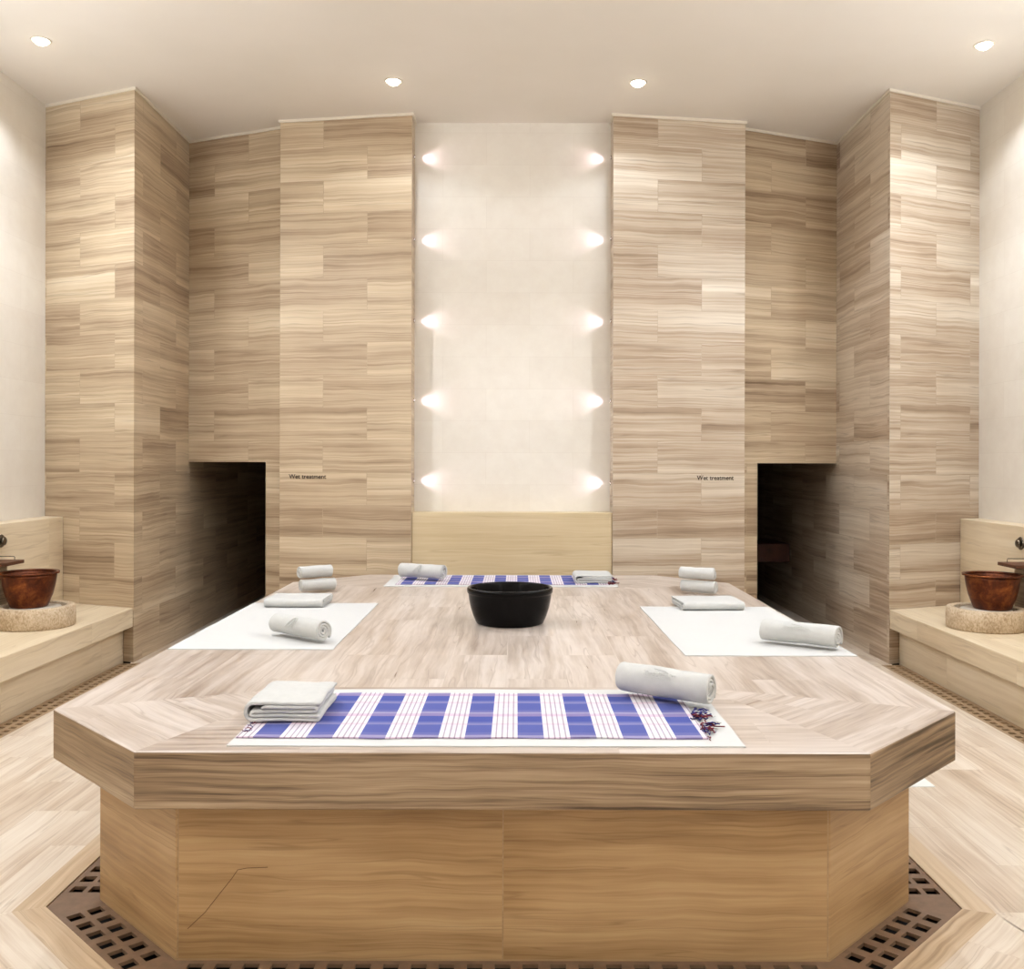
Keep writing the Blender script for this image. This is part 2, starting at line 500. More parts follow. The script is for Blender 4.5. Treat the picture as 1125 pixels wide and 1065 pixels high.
for s in (-1, 1):
    f = lambda pts: flip(pts, s)
    a45 = PI / 4 * s
    polys.append((f([OBR[1], hF, (FLX, Y0), hS, OBR[2]]), a45, 0, 5.1 + s))
    polys.append((f([OBR[2], hS, hS2, OBR[3]]), PI / 2, 0, 8.2 + s))
    polys.append((f([OBR[3], hS2, (FLX, Y1), hB, OBR[4]]), -a45, 0, 2.2 + s))
    polys.append((f([(1.9, Y1), (FLX, Y1), (FLX, 13.6), (1.9, 13.6)]), PI / 2, 0, 1))
    polys.append((f([(FLX, 8.6), (BX + .02, 8.6), (BX + .02, 13.6), (FLX, 13.6)]), PI / 2, 0, 1))
polys.append(([OBR[5], OBR[4], hB, (-hB[0], Y1)], 0, 0, 1.3))
V, F, U, MI = floor_poly(polys)
o = mesh_obj('floor', V, F, [M_floor, M_border], uvs=U, mat_idx=MI)
sm = o.modifiers.new('thick', 'SOLIDIFY'); sm.thickness = .03; sm.offset = -1
struct(o)
o = prism('floor_channel', [(-4.7, -2.9), (4.7, -2.9), (4.7, 13.6), (-4.7, 13.6)], -.3, -.2, M_channel); struct(o)

# ------------------------------------------------------------------ gratings
def grating(name, p0, p1, q0, q1, label, pitch=.1, hole=.056, rows=2, group='brown floor gratings', mat=None):
    """strip between inner line p0-p1 and outer line q0-q1 (mitred), square holes in rows"""
    p0, p1, q0, q1 = map(Vector, (p0, p1, q0, q1))
    d = (p1 - p0).normalized(); n = Vector((-d.y, d.x))
    if (q0 - p0).dot(n) < 0: n = -n
    W = (q0 - p0).dot(n)
    a0, a1 = 0.0, (p1 - p0).length
    b0, b1 = (q0 - p0).dot(d), (q1 - p0).dot(d)
    # row bands across
    m = (W - rows * hole) / (rows + 1)
    vs = [0]
    for r in range(rows):
        vs += [m * (r + 1) + hole * r, m * (r + 1) + hole * (r + 1)]
    vs.append(W)
    lo = max(a0, b0) + .02; hi = min(a1, b1) - .02
    lo = max(a0, a0 + 0) + .018; hi = a1 - .018
    nh = int((hi - lo + (pitch - hole)) / pitch)
    st = (lo + hi) / 2 - (nh * pitch - (pitch - hole)) / 2
    us = []
    for k in range(nh):
        us += [st + k * pitch, st + k * pitch + hole]
    bm = bmesh.new()
    def pt(u, v):
        w = p0 + d * u + n * v
        return bm.verts.new((w.x, w.y, 0))
    def ends(v):
        f = v / W
        return a0 + (b0 - a0) * f, a1 + (b1 - a1) * f
    grid = []
    for v in vs:
        e0, e1 = ends(v)
        grid.append([pt(e0, v)] + [pt(u, v) for u in us] + [pt(e1, v)])
    for r in range(len(vs) - 1):
        for c in range(len(us) + 1):
            if r % 2 == 1 and c % 2 == 1:
                continue
            bm.faces.new((grid[r][c], grid[r][c + 1], grid[r + 1][c + 1], grid[r + 1][c]))
    bmesh.ops.recalc_face_normals(bm, faces=bm.faces)
    if bm.faces[:][0].normal.z < 0:
        bmesh.ops.reverse_faces(bm, faces=bm.faces)
    me = bpy.data.meshes.new(name); bm.to_mesh(me); bm.free()
    me.materials.append(mat or M_grate)
    o = bpy.data.objects.new(name, me); COL.objects.link(o)
    o.location.z = -.004
    sm = o.modifiers.new('thick', 'SOLIDIFY'); sm.thickness = .014; sm.offset = -1
    tag(o, label, 'grating', group)
    return o
def seg(i, label):
    j = (i + 1) % 8
    A, B = octa(*grow(base, .0005)), octa(*grow(base, .181))
    return grating('floor_grating', A[i], A[j], B[i], B[j], label)
seg(0, 'brown floor grating strip running along the long front face of the stone platform')
seg(1, 'brown mitred floor grating at the right front corner of the platform base')
seg(7, 'brown mitred floor grating at the left front corner of the platform base')
seg(2, 'brown floor grating strip along the right side of the platform base')
seg(6, 'brown floor grating strip along the left side of the platform base')
for s, side in ((-1, 'left'), (1, 'right')):
    grating('floor_grating', (3.503 * s, 5.1), (3.503 * s, 8.60), (3.315 * s, 5.1), (3.315 * s, 8.60),
            'long narrow floor grating at the foot of the %s wall bench' % side, pitch=.085, hole=.045, mat=M_grate2)

# ------------------------------------------------------------------ the platform
plat = empty('stone_platform', (0, 5.9, 0), 'large octagonal travertine treatment platform in the middle of the room', 'stone platform')
def rel(o):
    o.location = (-plat.location[0], -plat.location[1], 0)
    return o
OT = octa(XF, YF, XC, YC, YC2, YB)
ZT, ZB = TOPZ, TOPZ - .199
verts, faces, uvs, mi = [], [], [], []
def addpoly(pts, z, ang, m, off=0, rev=False):
    pts = ccw(pts)
    b = len(verts)
    verts.extend((x, y, z) for x, y in pts)
    idx = list(range(b, b + len(pts)))
    c, s = math.cos(ang), math.sin(ang)
    uv = [(x * c + y * s + off, -x * s + y * c + off * .41) for x, y in pts]
    if rev: idx.reverse(); uv.reverse()
    faces.append(tuple(idx)); uvs.append(uv); mi.append(m)
q = (XC - XF) / (c22 - s22)
Pf = (XC - c22 * q, YC + s22 * q)         # inner point of the front mitres
Pb = (Pf[0], YC2 - s22 * q)
for s in (-1, 1):
    addpoly(flip([OT[1], OT[2], Pf], s), ZT, PI / 4 * s, 0, 2 + s)
    addpoly(flip([OT[4], OT[3], Pb], s), ZT, -PI / 4 * s, 0, 6 + s)
    addpoly(flip([OT[2], OT[3], Pb, Pf], s), ZT, PI / 2, 0, 0)
addpoly([OT[0], OT[1], Pf, (-Pf[0], Pf[1])], ZT, 0, 0, 4)
addpoly([OT[5], OT[4], Pb, (-Pb[0], Pb[1])], ZT, 0, 0, 9)
addpoly([(-Pf[0], Pf[1]), Pf, Pb, (-Pb[0], Pb[1])], ZT, PI / 2, 0, 0)
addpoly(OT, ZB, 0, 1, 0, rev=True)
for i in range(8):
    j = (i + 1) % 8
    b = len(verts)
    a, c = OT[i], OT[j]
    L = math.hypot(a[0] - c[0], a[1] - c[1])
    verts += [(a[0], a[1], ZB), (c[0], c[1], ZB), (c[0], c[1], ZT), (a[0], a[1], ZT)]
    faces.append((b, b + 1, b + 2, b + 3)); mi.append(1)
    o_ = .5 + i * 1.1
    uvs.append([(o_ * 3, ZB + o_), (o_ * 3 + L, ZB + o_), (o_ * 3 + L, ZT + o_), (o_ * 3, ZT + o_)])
slab = mesh_obj('slab', verts, faces, [M_top, M_fascia], plat, uvs, mat_idx=mi)
bm = bmesh.new(); bm.from_mesh(slab.data); bmesh.ops.remove_doubles(bm, verts=bm.verts, dist=1e-4); bm.to_mesh(slab.data); bm.free()
bevel(slab, .007, 3); rel(slab)
v, f, u = prism_data(OB, -.02, ZB, u0=-0.0085, v0=0)
bs = mesh_obj('base', v, f, M_base, plat, u); bevel(bs, .003, 1); rel(bs)
cp = [(207, 1022), (226, 1004), (240, 986), (256, 966), (262, 957), (272, 955), (295, 954)]
cv = [((px - 568) / 1054 * 3.472 + cxo, 3.4745, 1.8 - (py - 509) * 3.472 / 1054) for px, py in cp]
V, F = tube(cv, lambda t: .0012, 5)
rel(mesh_obj('crack', V, F, M_crack, plat))

# ------------------------------------------------------------------ wall benches
def bench(s, side):
    g = 'stone benches'
    b = empty('stone_bench', (3.8 * s, 7, 0), 'long stone bench with a tall splash panel against the %s wall' % side, 'bench')
    def R(o): o.location = (-b.location[0], -b.location[1], 0); return o
    yA = lambda x: 8.62 + (x - BX) * slopeA
    e = .003
    t = prism('bench_top', flip([(3.40, 4.0), (4.19, 4.0), (4.19, yA(4.19) - e), (3.40, yA(3.40) - e)], s), .32, .49, M_bench, b, topdir=PI / 2)
    bevel(t, .006, 2); R(t)
    R(prism('bench_base', flip([(3.505, 4.05), (4.19, 4.05), (4.19, yA(4.19) - e), (3.505, yA(3.505) - e)], s), -.02, .32, M_bench, b, u0=.7, v0=.9))
    t = prism('splash_panel', flip([(4.19, 4.0), (4.405, 4.0), (4.405, yA(4.405) - e), (4.19, yA(4.19) - e)], s), 0, 1.29, M_bench, b, u0=.2, v0=-1.7)
    bevel(t, .005, 2); R(t)
    # floor beneath the bench base is solid
    # basin ring
    rg = empty('stone_basin', (3.80 * s, 7.67, .49), 'round porous stone basin on the %s bench under a copper bucket' % side, 'basin')
    prof = [(.0, .0), (.285, 0), (.295, .012), (.297, .10), (.292, .158), (.286, .165), (.232, .165), (.226, .158), (.224, .03), (0, .03)]
    lathe('rim', prof, M_porous, rg, 96)
    lathe('plinth', [(0, .03), (.185, .03), (.192, .04), (.192, .148), (.186, .155), (0, .155)], M_disc, rg, 72)
    # bucket
    bk = empty('copper_bucket', (3.845 * s, 7.66, .6455), 'aged copper bucket standing in the stone basin on the %s bench' % side, 'bucket')
    bodyp = [(0, 0), (.130, 0), (.140, .008), (.152, .04), (.176, .105), (.193, .18), (.202, .24), (.204, .268),
             (.200, .268), (.197, .24), (.188, .18), (.170, .105), (.145, .03), (0, .014)]
    lathe('body', bodyp, M_copper, bk, 80)
    lathe('rim', [(.199, .262), (.222, .268), (.224, .275), (.220, .280), (.200, .277), (.197, .270), (.199, .262)], M_copper, bk, 80)
    hd = []
    for sg in (-1, 1):
        pts = [(sg * (.215 + .022 * math.sin(PI * k / 8)), -.03 + .06 * k / 8, .274) for k in range(9)]
        V, F = tube(pts, .006, 6)
        mesh_obj('handle', V, F, M_copper, bk, smooth=True)
    # wooden shelf on a stone block
    sh = empty('wooden_shelf', (4.19 * s, 7.70, .97), 'dark wooden shelf on a stone block behind the %s copper bucket' % side, 'shelf')
    def RS(o): o.location = (-sh.location[0], -sh.location[1], -sh.location[2]); return o
    w = prism('board', flip([(3.975, 7.55), (4.187, 7.55), (4.187, 7.84), (3.975, 7.84)], s), .975, 1.003, M_dwood, sh); bevel(w, .004, 2); RS(w)
    RS(prism('support_block', flip([(4.105, 7.58), (4.187, 7.58), (4.187, 7.82), (4.105, 7.82)], s), .491, .974, M_fascia, sh, u0=1.1))
    pts = [(4.185 * s, 7.82, 1.03), (4.05 * s, 7.82, 1.03), (4.045 * s, 7.82, 1.025), (4.045 * s, 7.82, 1.004)]
    V, F = tube(pts, .0035, 8)
    RS(mesh_obj('rail', V, F, M_metal, sh, smooth=True))
    # tap knob on the splash panel
    tp = empty('wall_tap', (4.19 * s, 7.88, 1.15), 'round metal tap on the splash panel above the %s shelf' % side, 'tap')
    tp.rotation_euler = (0, -PI / 2 * s, 0)
    lathe('flange', [(0, .001), (.052, .001), (.054, .006), (.048, .012), (.0, .012)], M_metal, tp, 48)
    lathe('spindle', [(0, .012), (.016, .012), (.016, .022), (0, .022)], M_metal, tp, 24)
    lathe('knob', [(0, .022), (.028, .022), (.034, .026), (.034, .032), (.026, .038), (0, .038)], M_metal, tp, 48)
bench(-1, 'left'); bench(1, 'right')

# dim low wooden bench inside the right passage
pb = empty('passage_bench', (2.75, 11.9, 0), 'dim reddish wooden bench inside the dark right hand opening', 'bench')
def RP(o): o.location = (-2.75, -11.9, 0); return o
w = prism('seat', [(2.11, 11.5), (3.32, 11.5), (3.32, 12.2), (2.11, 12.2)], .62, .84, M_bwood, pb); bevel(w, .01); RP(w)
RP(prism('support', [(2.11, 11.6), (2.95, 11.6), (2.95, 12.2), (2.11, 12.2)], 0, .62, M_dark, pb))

# ------------------------------------------------------------------ textiles
def strip(path, th, L, name, mat, parent, seed=0, amp=.0015, stag=.004, axis_n=14, floor_=True):
    """extrude a thick folded strip whose centre line is path (a,b) along local Y (length L, centred);
    a -> local X, b -> local Z"""
    P = [Vector(p) for p in path]; n = len(P)
    T = []
    for i in range(n):
        T.append((P[min(i + 1, n - 1)] - P[max(i - 1, 0)]).normalized())
    ring = []
    for side in (1, -1):
        seq = range(n) if side == 1 else reversed(range(n))
        for i in seq:
            ring.append((i, side))
    m = len(ring)
    rows = [0, .0018, .006] + [L * k / axis_n for k in range(1, axis_n)] + [L - .006, L - .0018, L]
    V, F = [], []
    for y in rows:
        e = min(y, L - y)
        k = .35 if e < .001 else (.8 if e < .004 else 1.0)
        for (i, side) in ring:
            nn = Vector((-T[i].y, T[i].x))
            ed = .55 if i in (0, n - 1) else 1
            p = P[i] + nn * side * th / 2 * k * ed
            yo = (mn.noise(Vector((i * .06, seed * 3.1, (0 if y < L / 2 else 9)))) * stag)
            d = mn.noise_vector(Vector((p.x * 9, y * 9 + seed, p.y * 9 + seed * 2))) * amp
            d2 = mn.noise_vector(Vector((p.x * 28, y * 22 + seed, p.y * 28))) * amp * .5
            V.append([p.x + d.x + d2.x, y - L / 2 + yo + d.y, p.y + d.z + d2.z])
    R = len(rows)
    for r in range(R - 1):
        for c in range(m):
            c2 = (c + 1) % m
            F.append((r * m + c, r * m + c2, (r + 1) * m + c2, (r + 1) * m + c))
    for r in (0, R - 1):
        for i in range(n - 1):
            a, b = i, i + 1
            c, d = m - 1 - (i + 1), m - 1 - i
            q = (r * m + a, r * m + b, r * m + c, r * m + d)
            F.append(q if r else tuple(reversed(q)))
    zmin = 0.0
    if floor_:
        for v in V:
            if v[2] < 0: v[2] = 0.0005 * (1 + math.sin(v[0] * 90))
    o = mesh_obj(name, V, F, mat, parent, smooth=True)
    bm = bmesh.new(); bm.from_mesh(o.data); bmesh.ops.recalc_face_normals(bm, faces=bm.faces); bm.to_mesh(o.data); bm.free()
    return o

def spiral(R, gap, start=.004):
    pts = []
    turns = (R - start) / gap
    n = int(turns * 30)
    for i in range(n + 1):
        a = 2 * PI * turns * i / n
        r = start + gap * a / (2 * PI)
        pts.append((r, a))
    a_end = pts[-1][1]
    out = []
    for r, a in pts:
        q = a - a_end + PI + .75      # outer edge tucked low at one side
        out.append((r * math.cos(q), max(-R * .93, r * math.sin(q))))
    return out

def rolled(loc, ang, R, L, label, group, emb=None, seed=1, gap=.0155):
    """axis along direction ang in the plane"""
    o = empty('rolled_towel', loc, label, 'towel', group, rz=ang - PI / 2)
    sp = [(a, b + R * .93 + gap * .46) for a, b in spiral(R - gap * .46, gap)]
    strip(sp, gap * .9, L, 'roll', M_towel, o, seed=seed, amp=.004, stag=.012)
    if emb:
        parts = []
        zc = R * .93 + gap * .46
        side, phi = emb[0], emb[1]
        def onr(y, t, h=.0022):     # y along, t angle from top towards the viewer
            return (side * math.sin(t) * (R + h), y, zc + math.cos(t) * (R + h))
        if emb[2] == 'script':
            random.seed(seed)
            y = -.075; t0 = phi
            pts = []
            for k in range(90):
                f = k / 89
                pts.append(onr(-.075 + .15 * f + .006 * math.sin(k * .9), t0 + (.09 + .07 * math.sin(k * .21)) * math.sin(k * .8)))
            parts.append(tube(pts, .0011, 5))
            pts = [onr(-.03 + .06 * math.sin(k / 20 * PI), t0 - .35 + .35 * k / 20) for k in range(21)]
            parts.append(tube(pts, .0014, 5))
            pts = [onr(-.06 + .12 * k / 20, t0 + .26 + .03 * math.sin(k * .5)) for k in range(21)]
            parts.append(tube(pts, .0010, 5))
        else:   # sail shaped mark
            for a, b, w in ((-.045, .004, .0034), (-.008, .010, .0036), (.020, .026, .0026)):
                pts = [onr(a + (b - a) * (k / 12) + .006 * math.sin(k / 12 * PI), phi + .5 - .95 * k / 12) for k in range(13)]
                parts.append(tube(pts, w, 6))
            pts = [onr(-.035 + .05 * k / 12, phi + .42 + .02 * math.sin(k)) for k in range(13)]
            parts.append(tube(pts, .0014, 5))
        V, F = join_data(parts)
        mesh_obj('embroidery', V, F, M_thread, o, smooth=True)
    return o

def arcp(cx, cy, r, a0, a1, n=8):
    return [(cx + r * math.cos(a0 + (a1 - a0) * k / n), cy + r * math.sin(a0 + (a1 - a0) * k / n)) for k in range(n + 1)]
def line(a, b, n=10):
    return [(a[0] + (b[0] - a[0]) * k / n, a[1] + (b[1] - a[1]) * k / n) for k in range(1, n)]
def fold_path(W, Hh):
    t = Hh / 5
    y = [t * (k + .5) for k in range(5)]
    R = (y[4] - y[0]) / 2
    p = [(W / 2 - .002, y[4] - .003)]
    p += line((W / 2 - .002, y[4] - .003), (-W / 2 + R + t / 2, y[4]), 12)
    p += arcp(-W / 2 + R + t / 2, (y[4] + y[0]) / 2, R, PI / 2, 3 * PI / 2, 14)
    r = (y[1] - y[0]) / 2
    xr = W / 2 - t
    p += line((-W / 2 + R, y[0]), (xr, y[0]), 12)
    p += arcp(xr, (y[0] + y[1]) / 2, r * 1.0, -PI / 2, PI / 2, 8)
    xl = -W / 2 + R * 1.0 + t * .45
    p += line((xr, y[1]), (xl, y[1]), 10)
    p += arcp(xl, (y[1] + y[2]) / 2, r, -PI / 2, -3 * PI / 2, 8)
    p += line((xl, y[2]), (xr - .008, y[2]), 10)
    p += arcp(xr - .008, (y[2] + y[3]) / 2, r, -PI / 2, PI / 2, 8)
    p += line((xr - .008, y[3]), (xl + .03, y[3]), 10)
    p.append((xl + .03, y[3] - .002))
    return p, t
def folded(loc, rz, W, Hh, D, label, group, seed, flipx=False):
    o = empty('folded_towel', loc, label, 'towel', group, rz=rz)
    p, t = fold_path(W, Hh)
    if flipx: p = [(-a, b) for a, b in p]
    strip(p, t * .88, D, 'folded_layers', M_towel, o, seed=seed, amp=.004, stag=.01)
    return o

def cloth(name, x0, x1, y0, y1, z, mat, label, cat, group=None, th=.003, nx=40, ny=24, rip=.0015, edge=.003, skew=(0, 0), seed=0, over=None):
    """flat cloth lying at z (its own origin in the middle), faint ripples"""
    o = empty(name, ((x0 + x1) / 2, (y0 + y1) / 2, z), label, cat, group) if over else None
    V, F, U = [], [], []
    cx, cy = (x0 + x1) / 2, (y0 + y1) / 2
    for lay in (1, 0):
        for j in range(ny + 1):
            for i in range(nx + 1):
                fx, fy = i / nx, j / ny
                x = x0 + (x1 - x0) * fx + skew[0] * (fy - .5); y = y0 + (y1 - y0) * fy + skew[1] * (fx - .5)
                bx = min(i, nx - i) == 0; by = min(j, ny - j) == 0
                ex = mn.noise(Vector((x * 6, y * 6, seed))) * edge * 2
                if bx: x += ex
                if by: y += ex
                r = (mn.noise(Vector((x * 5, y * 5, seed + 4))) + .7) * rip
                if lay: zz = th + max(0, r)
                else: zz = 0
                V.append((x - cx, y - cy, zz))
    m = (nx + 1) * (ny + 1)
    idx = lambda l, i, j: l * m + j * (nx + 1) + i
    def uv(k): return (V[k][0] + cx, V[k][1] + cy)
    for j in range(ny):
        for i in range(nx):
            F.append((idx(0, i, j), idx(0, i + 1, j), idx(0, i + 1, j + 1), idx(0, i, j + 1)))
            F.append((idx(1, i, j + 1), idx(1, i + 1, j + 1), idx(1, i + 1, j), idx(1, i, j)))
    for i in range(nx):
        F.append((idx(1, i, 0), idx(1, i + 1, 0), idx(0, i + 1, 0), idx(0, i, 0)))
        F.append((idx(0, i, ny), idx(0, i + 1, ny), idx(1, i + 1, ny), idx(1, i, ny)))
    for j in range(ny):
        F.append((idx(0, 0, j), idx(0, 0, j + 1), idx(1, 0, j + 1), idx(1, 0, j)))
        F.append((idx(1, nx, j), idx(1, nx, j + 1), idx(0, nx, j + 1), idx(0, nx, j)))
    U = [[uv(k) for k in f] for f in F]
    if over:
        return o, mesh_obj(over, V, F, mat, o, U, smooth=False)
    ob = mesh_obj(name, V, F, mat, None, U, loc=(cx, cy, z))
    tag(ob, label, cat, group)
    return ob

Z0 = TOPZ
cloth('white_sheet', -.962, .848, 3.345, 4.178, Z0 + .0005, M_sheet, 'white sheet under the blue plaid cloth on the near edge of the platform', 'sheet', seed=1, edge=.002)
cloth('white_sheet', -1.80, -.925, 5.07, 6.74, Z0 + .0005, M_sheet, 'plain white sheet on the left side of the platform', 'sheet', seed=2, edge=.002)
cloth('white_sheet', .905, 1.79, 4.93, 6.61, Z0 + .0005, M_sheet, 'plain white sheet on the right side of the platform', 'sheet', seed=3, edge=.002, skew=(-.02, 0))
cloth('white_sheet', -1.02, .86, 7.67, 8.44, Z0 + .0005, M_sheet, 'white sheet under the plaid cloth on the far edge of the platform', 'sheet', seed=4, edge=.002)
ZS = Z0 + .0062
def fringe(parent, cx, cy, spots, seed, L=.05, full=None):
    random.seed(seed)
    parts = {0: [], 1: [], 2: []}
    for (x, y, n, sc) in spots:
        for k in range(n):
            a = random.uniform(-1.1, 1.1) + (0 if x > cx else PI)
            p = Vector((x - cx + random.uniform(-.012, .012), y - cy + random.uniform(-.03, .03), random.uniform(.004, .014) * sc))
            pts = [p.copy()]
            l = random.uniform(.6, 1.3) * L * sc
            for q in range(7):
                a += random.uniform(-.7, .7)
                p = p + Vector((math.cos(a), math.sin(a), 0)) * l / 7
                p.z = max(.003, p.z + random.uniform(-.004, .004) * sc)
                pts.append(p.copy())
            parts[random.choice((0, 0, 1, 1, 2))].append(tube(pts, .0018 * sc + .0004, 5))
    V, F, MI = [], [], []
    for kk in (0, 1, 2):
        for v, f in parts[kk]:
            o = len(V); V += v; F += [tuple(i + o for i in q_) for q_ in f]; MI += [kk] * len(f)
    fo = mesh_obj('fringe', V, F, [M_maroon, M_navy, M_sheet], parent, smooth=True, mat_idx=MI)
    fo['label'] = 'tangled maroon and navy tassels'
    return fo
pl, body = cloth('plaid_cloth', -.955, .735, 3.425, 4.085, ZS, M_plaid, 'blue and white plaid cloth on the near sheet under a folded and a rolled towel', 'cloth', over='weave',
                 th=.0025, rip=.003, nx=90, ny=30, edge=.006, seed=6, skew=(.0, 0))
fringe(pl, pl.location.x, pl.location.y, [(.74, 3.72, 34, 1.3), (.745, 3.56, 30, 1.2), (.74, 3.47, 6, .8)], 5)
fringe(pl, pl.location.x, pl.location.y, [(-.93, 3.52, 10, .6), (-.94, 3.60, 10, .6)], 6, L=.03)
pl2, body = cloth('plaid_cloth', -.93, .80, 7.76, 8.37, ZS, M_plaid, 'blue and white plaid cloth on the far sheet behind the black bowl', 'cloth', over='weave',
                  th=.0025, rip=.003, nx=90, ny=30, edge=.006, seed=8)
fringe(pl2, pl2.location.x, pl2.location.y, [(.80, 7.85, 30, 1.5), (.80, 8.0, 30, 1.5), (.80, 8.2, 24, 1.4)], 9)
ZP = ZS + .008

def dirang(deg): return math.radians(deg)
gR, gF = 'large rolled white towels', 'folded white towels'
# big rolls (mid point of the axis, direction of the axis)
rolled((.66, 3.95, ZP), dirang(-36), .069, .41, 'large rolled white towel on the right end of the near plaid cloth', gR, (1, .85, 'script'), seed=11)
rolled((-1.165, 5.36, ZS), dirang(-40), .063, .42, 'large rolled white towel with a sail mark on the left sheet', gR, (1, .95, 'sail'), seed=12)
rolled((1.575, 5.18, ZS), dirang(-36), .066, .42, 'large rolled white towel with script embroidery on the right sheet', gR, (1, 1.0, 'script'), seed=13)
rolled((-.745, 8.02, ZP), dirang(-26), .067, .42, 'large rolled white towel at the left end of the far plaid cloth', gR, (1, 1.0, 'sail'), seed=14)
# small stacked rolls
gS = 'small rolled white towels stacked in pairs'
for s, side in ((-1, 'left'), (1, 'right')):
    a = dirang(-30) if s > 0 else dirang(32)
    x = -1.475 if s < 0 else 1.425
    yy = 7.34 if s < 0 else 7.27
    rolled((x, yy, Z0 + .0005), a, .053, .27, 'small rolled towel, lower of the pair at the far %s corner of the platform' % side, gS, None, seed=20 + s, gap=.013)
    rolled((x - .012 + .01 * s, yy + .012, Z0 + .0995), a + .05, .052, .265, 'small rolled towel, upper of the pair at the far %s corner of the platform' % side, gS, None, seed=24 + s, gap=.013)
# folded towels
folded((-.835, 3.775, ZP), 0, .292, .08, .34, 'folded white towel on the left end of the near plaid cloth', gF, 31)
folded((.675, 7.985, ZP), 0, .31, .066, .34, 'folded white towel on the right end of the far plaid cloth', gF, 32)
folded((-1.47, 6.69, ZS), PI / 2 + .0, .36, .056, .40, 'folded white towel at the far end of the left sheet', gF, 33)
folded((1.36, 6.60, ZS), PI / 2 + .06, .36, .056, .42, 'folded white towel at the far end of the right sheet', gF, 34)
# white mat on the floor at the right of the platform
cloth('floor_mat', 1.98, 2.38, 5.34, 5.95, .0005, M_mat, 'small white mat lying on the floor at the right of the platform', 'mat', seed=9)

# ------------------------------------------------------------------ big black bowl
bw = empty('black_bowl', (.006, 5.95, Z0), 'large black bowl standing in the middle of the stone platform', 'bowl')
prof = [(0, 0), (.195, 0), (.207, .004), (.212, .014), (.228, .05), (.244, .10), (.254, .15), (.257, .178), (.257, .186), (.263, .190),
        (.266, .197), (.266, .215), (.262, .223), (.254, .225), (.246, .221), (.243, .212), (.238, .18), (.225, .12), (.205, .06), (.17, .03), (0, .025)]
lathe('body', prof, M_black, bw, 96)

# ------------------------------------------------------------------ wall lettering
def lettering(s, px0, px1, py, label):
    cu = bpy.data.curves.new('lettering', 'FONT'); cu.body = 'Wet treatment'; cu.size = 1; cu.extrude = 0; cu.offset = .012
    tmp = bpy.data.objects.new('tmp', cu); COL.objects.link(tmp)
    dg = bpy.context.evaluated_depsgraph_get(); dg.update()
    me = bpy.data.meshes.new_from_object(tmp.evaluated_get(dg))
    bpy.data.objects.remove(tmp)
    xs = [v.co.x for v in me.vertices]; w = max(xs) - min(xs); x_ = min(xs)
    # points where the sight lines meet wall D
    def on(px):
        k = (px - 568) / 1054
        ax, ay, bx, by = .97 * s, 9.24, 2.29 * s, 9.45
        dx, dy = bx - ax, by - ay
        t = (ax - cxo - k * ay) / (k * dy - dx)
        return Vector((ax + dx * t, ay + dy * t))
    a, b = on(px0), on(px1)
    L = (b - a).length; sc = L / w
    ang = math.atan2(b.y - a.y, b.x - a.x)
    for v in me.vertices:
        v.co = Vector(((v.co.x - x_) * sc, v.co.y * sc * 1.0, 0))
    me.materials.clear(); me.materials.append(M_letter)
    o = bpy.data.objects.new('wall_lettering', me); COL.objects.link(o)
    nn = Vector((math.sin(ang), -math.cos(ang)))
    zz = 1.8 - (py - 509) * a.y / 1054
    o.location = (a.x + nn.x * .003, a.y + nn.y * .003, zz)
    o.rotation_euler = (PI / 2, 0, ang)
    sm = o.modifiers.new('thick', 'SOLIDIFY'); sm.thickness = .002; sm.offset = 0
    tag(o, label, 'lettering')
lettering(-1, 317.5, 358.5, 526.5, 'dark Wet treatment lettering on the wall beside the left opening')
lettering(1, 765.5, 806, 527, 'dark Wet treatment lettering on the wall beside the right opening')

# ------------------------------------------------------------------ lights
def downlight(x, y, label, power, cone=145, group='recessed ceiling downlights', blend=.35):
    o = empty('ceiling_downlight', (x, y, H), label, 'ceiling light', group)
    lathe('trim_ring', [(.060, -.001), (.078, -.001), (.078, -.005), (.072, -.008), (.060, -.006), (.060, -.001)], M_trim, o, 40)
    lathe('lens', [(0, -.040), (.025, -.037), (.045, -.026), (.057, -.012), (.0605, -.001), (0, -.001)], M_lens, o, 40)
    l = bpy.data.lights.new('beam', 'SPOT'); l.energy = power; l.color = LCOL
    l.spot_size = math.radians(cone); l.spot_blend = blend; l.shadow_soft_size = .07
    lo = bpy.data.objects.new('beam', l); COL.objects.link(lo); lo.parent = o; lo.location = (0, 0, -.06)
    return o
LCOL = (.90, .985, 1.11)
P = 76
UP = 235
downlight(-3.76, 7.66, 'ceiling downlight above the left bench', P * .95)
downlight(-1.05, 8.46, 'ceiling downlight left of the lit centre wall', P * .42)
downlight(1.11, 8.48, 'ceiling downlight right of the lit centre wall', P * .42)
downlight(3.79, 7.70, 'ceiling downlight above the right bench', P * .95)
# unseen uplights on the side walls, added to brighten the ceiling
for s, side in ((-1, 'left'), (1, 'right')):
    o = empty('added_uplight', (4.334 * s, 1.9, 3.3), 'added unseen fill uplight on the %s cream wall, towards the viewer' % side, 'wall light')
    t = prism('housing', [(-.075, -3.9), (.075, -3.9), (.075, 3.9), (-.075, 3.9)], 0, .05, M_trim, o)
    l = bpy.data.lights.new('beam', 'AREA'); l.shape = 'RECTANGLE'; l.size = .12; l.size_y = 7.6; l.energy = UP; l.color = LCOL
    lo = bpy.data.objects.new('beam', l); COL.objects.link(lo); lo.parent = o; lo.location = (0, 0, .06)
    lo.rotation_euler = (PI, 0, 0)
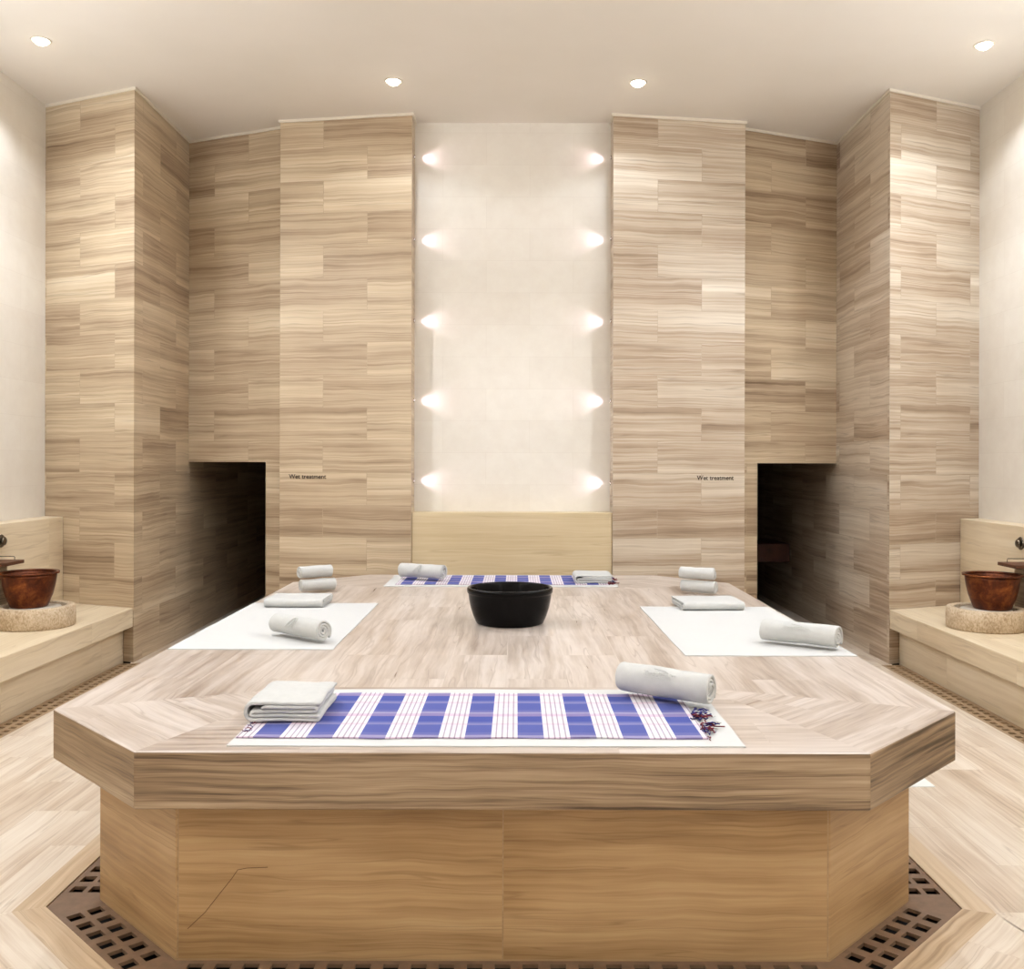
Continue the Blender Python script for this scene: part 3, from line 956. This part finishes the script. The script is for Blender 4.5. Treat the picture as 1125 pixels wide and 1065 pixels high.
# unseen downlights nearer the viewer, added to even out the room's brightness
for (x, y, k) in ((-2.75, 6.7, 2.8), (2.75, 6.7, 2.8), (-2.9, 4.4, .45), (2.9, 4.4, .45), (0, 5.8, .1), (-2.9, 2.6, 1.1), (2.9, 2.6, 1.1), (0, 3.4, .2), (-1.3, .9, .6), (1.3, .9, .6),
                  (-2.6, -.8, .8), (2.6, -.8, .8), (-3.9, 5.9, .6), (3.9, 5.9, .6)):
    downlight(x, y, 'added unseen ceiling downlight nearer the viewer', P * k, cone=140, group='added unseen downlights nearer the viewer')

for s, side in ((-1, 'left'), (1, 'right')):
    for i, py in enumerate((171, 262, 352, 440, 529) if s < 0 else (171, 261, 352, 440, 531)):
        z = 1.8 - (py - 509) * 9.40 / 1054
        pos = ('lowest', 'second lowest', 'middle', 'second highest', 'topmost')[4 - i]
        o = empty('niche_light', (.97 * s, 9.445, z), '%s small round lamp on the %s edge of the lit cream wall' % (pos, side), 'wall light', 'small lamps beside the cream centre wall')
        o.rotation_euler = (0, -PI / 2 * s, 0)
        lathe('bezel', [(.012, .0), (.020, .0), (.020, .004), (.016, .006), (.012, .004), (.012, 0)], M_metal, o, 24)
        lathe('lens', [(0, .001), (.0125, .001), (.0125, .004), (0, .0045)], M_led, o, 24)
        l = bpy.data.lights.new('beam', 'SPOT'); l.energy = 4.5; l.color = (1, .80, .95)
        l.spot_size = math.radians(72); l.spot_blend = 1; l.shadow_soft_size = .012
        lo = bpy.data.objects.new('beam', l); COL.objects.link(lo)
        lo.parent = o
        # local +Z of the fixture looks across the panel; tilt a little to the wall
        d_world = Vector((-s, .13, 0)).normalized()
        m = o.rotation_euler.to_matrix().inverted()
        dl = m @ d_world
        lo.rotation_euler = (-dl).to_track_quat('Z', 'Y').to_euler()
        lo.location = (0, 0, .012)

# ------------------------------------------------------------------ world, camera, view
w = bpy.data.worlds.new('world'); S.world = w; w.use_nodes = True
w.node_tree.nodes['Background'].inputs[0].default_value = (0, 0, 0, 1)
w.node_tree.nodes['Background'].inputs[1].default_value = 0
cam = bpy.data.cameras.new('camera'); co = bpy.data.objects.new('camera', cam); COL.objects.link(co)
cam.sensor_fit = 'HORIZONTAL'; cam.sensor_width = 36; cam.lens = 1054 / 1125 * 36
cam.shift_x = -5.5 / 1125; cam.shift_y = -23.5 / 1125
cam.clip_start = .05; cam.clip_end = 100
co.location = (cxo, 0, 1.8); co.rotation_euler = (PI / 2, -.0023, 0)
S.camera = co
vs = S.view_settings
vs.view_transform = 'Standard'; vs.look = 'None'; vs.gamma = 1; vs.use_curve_mapping = False
vs.exposure = 0.09
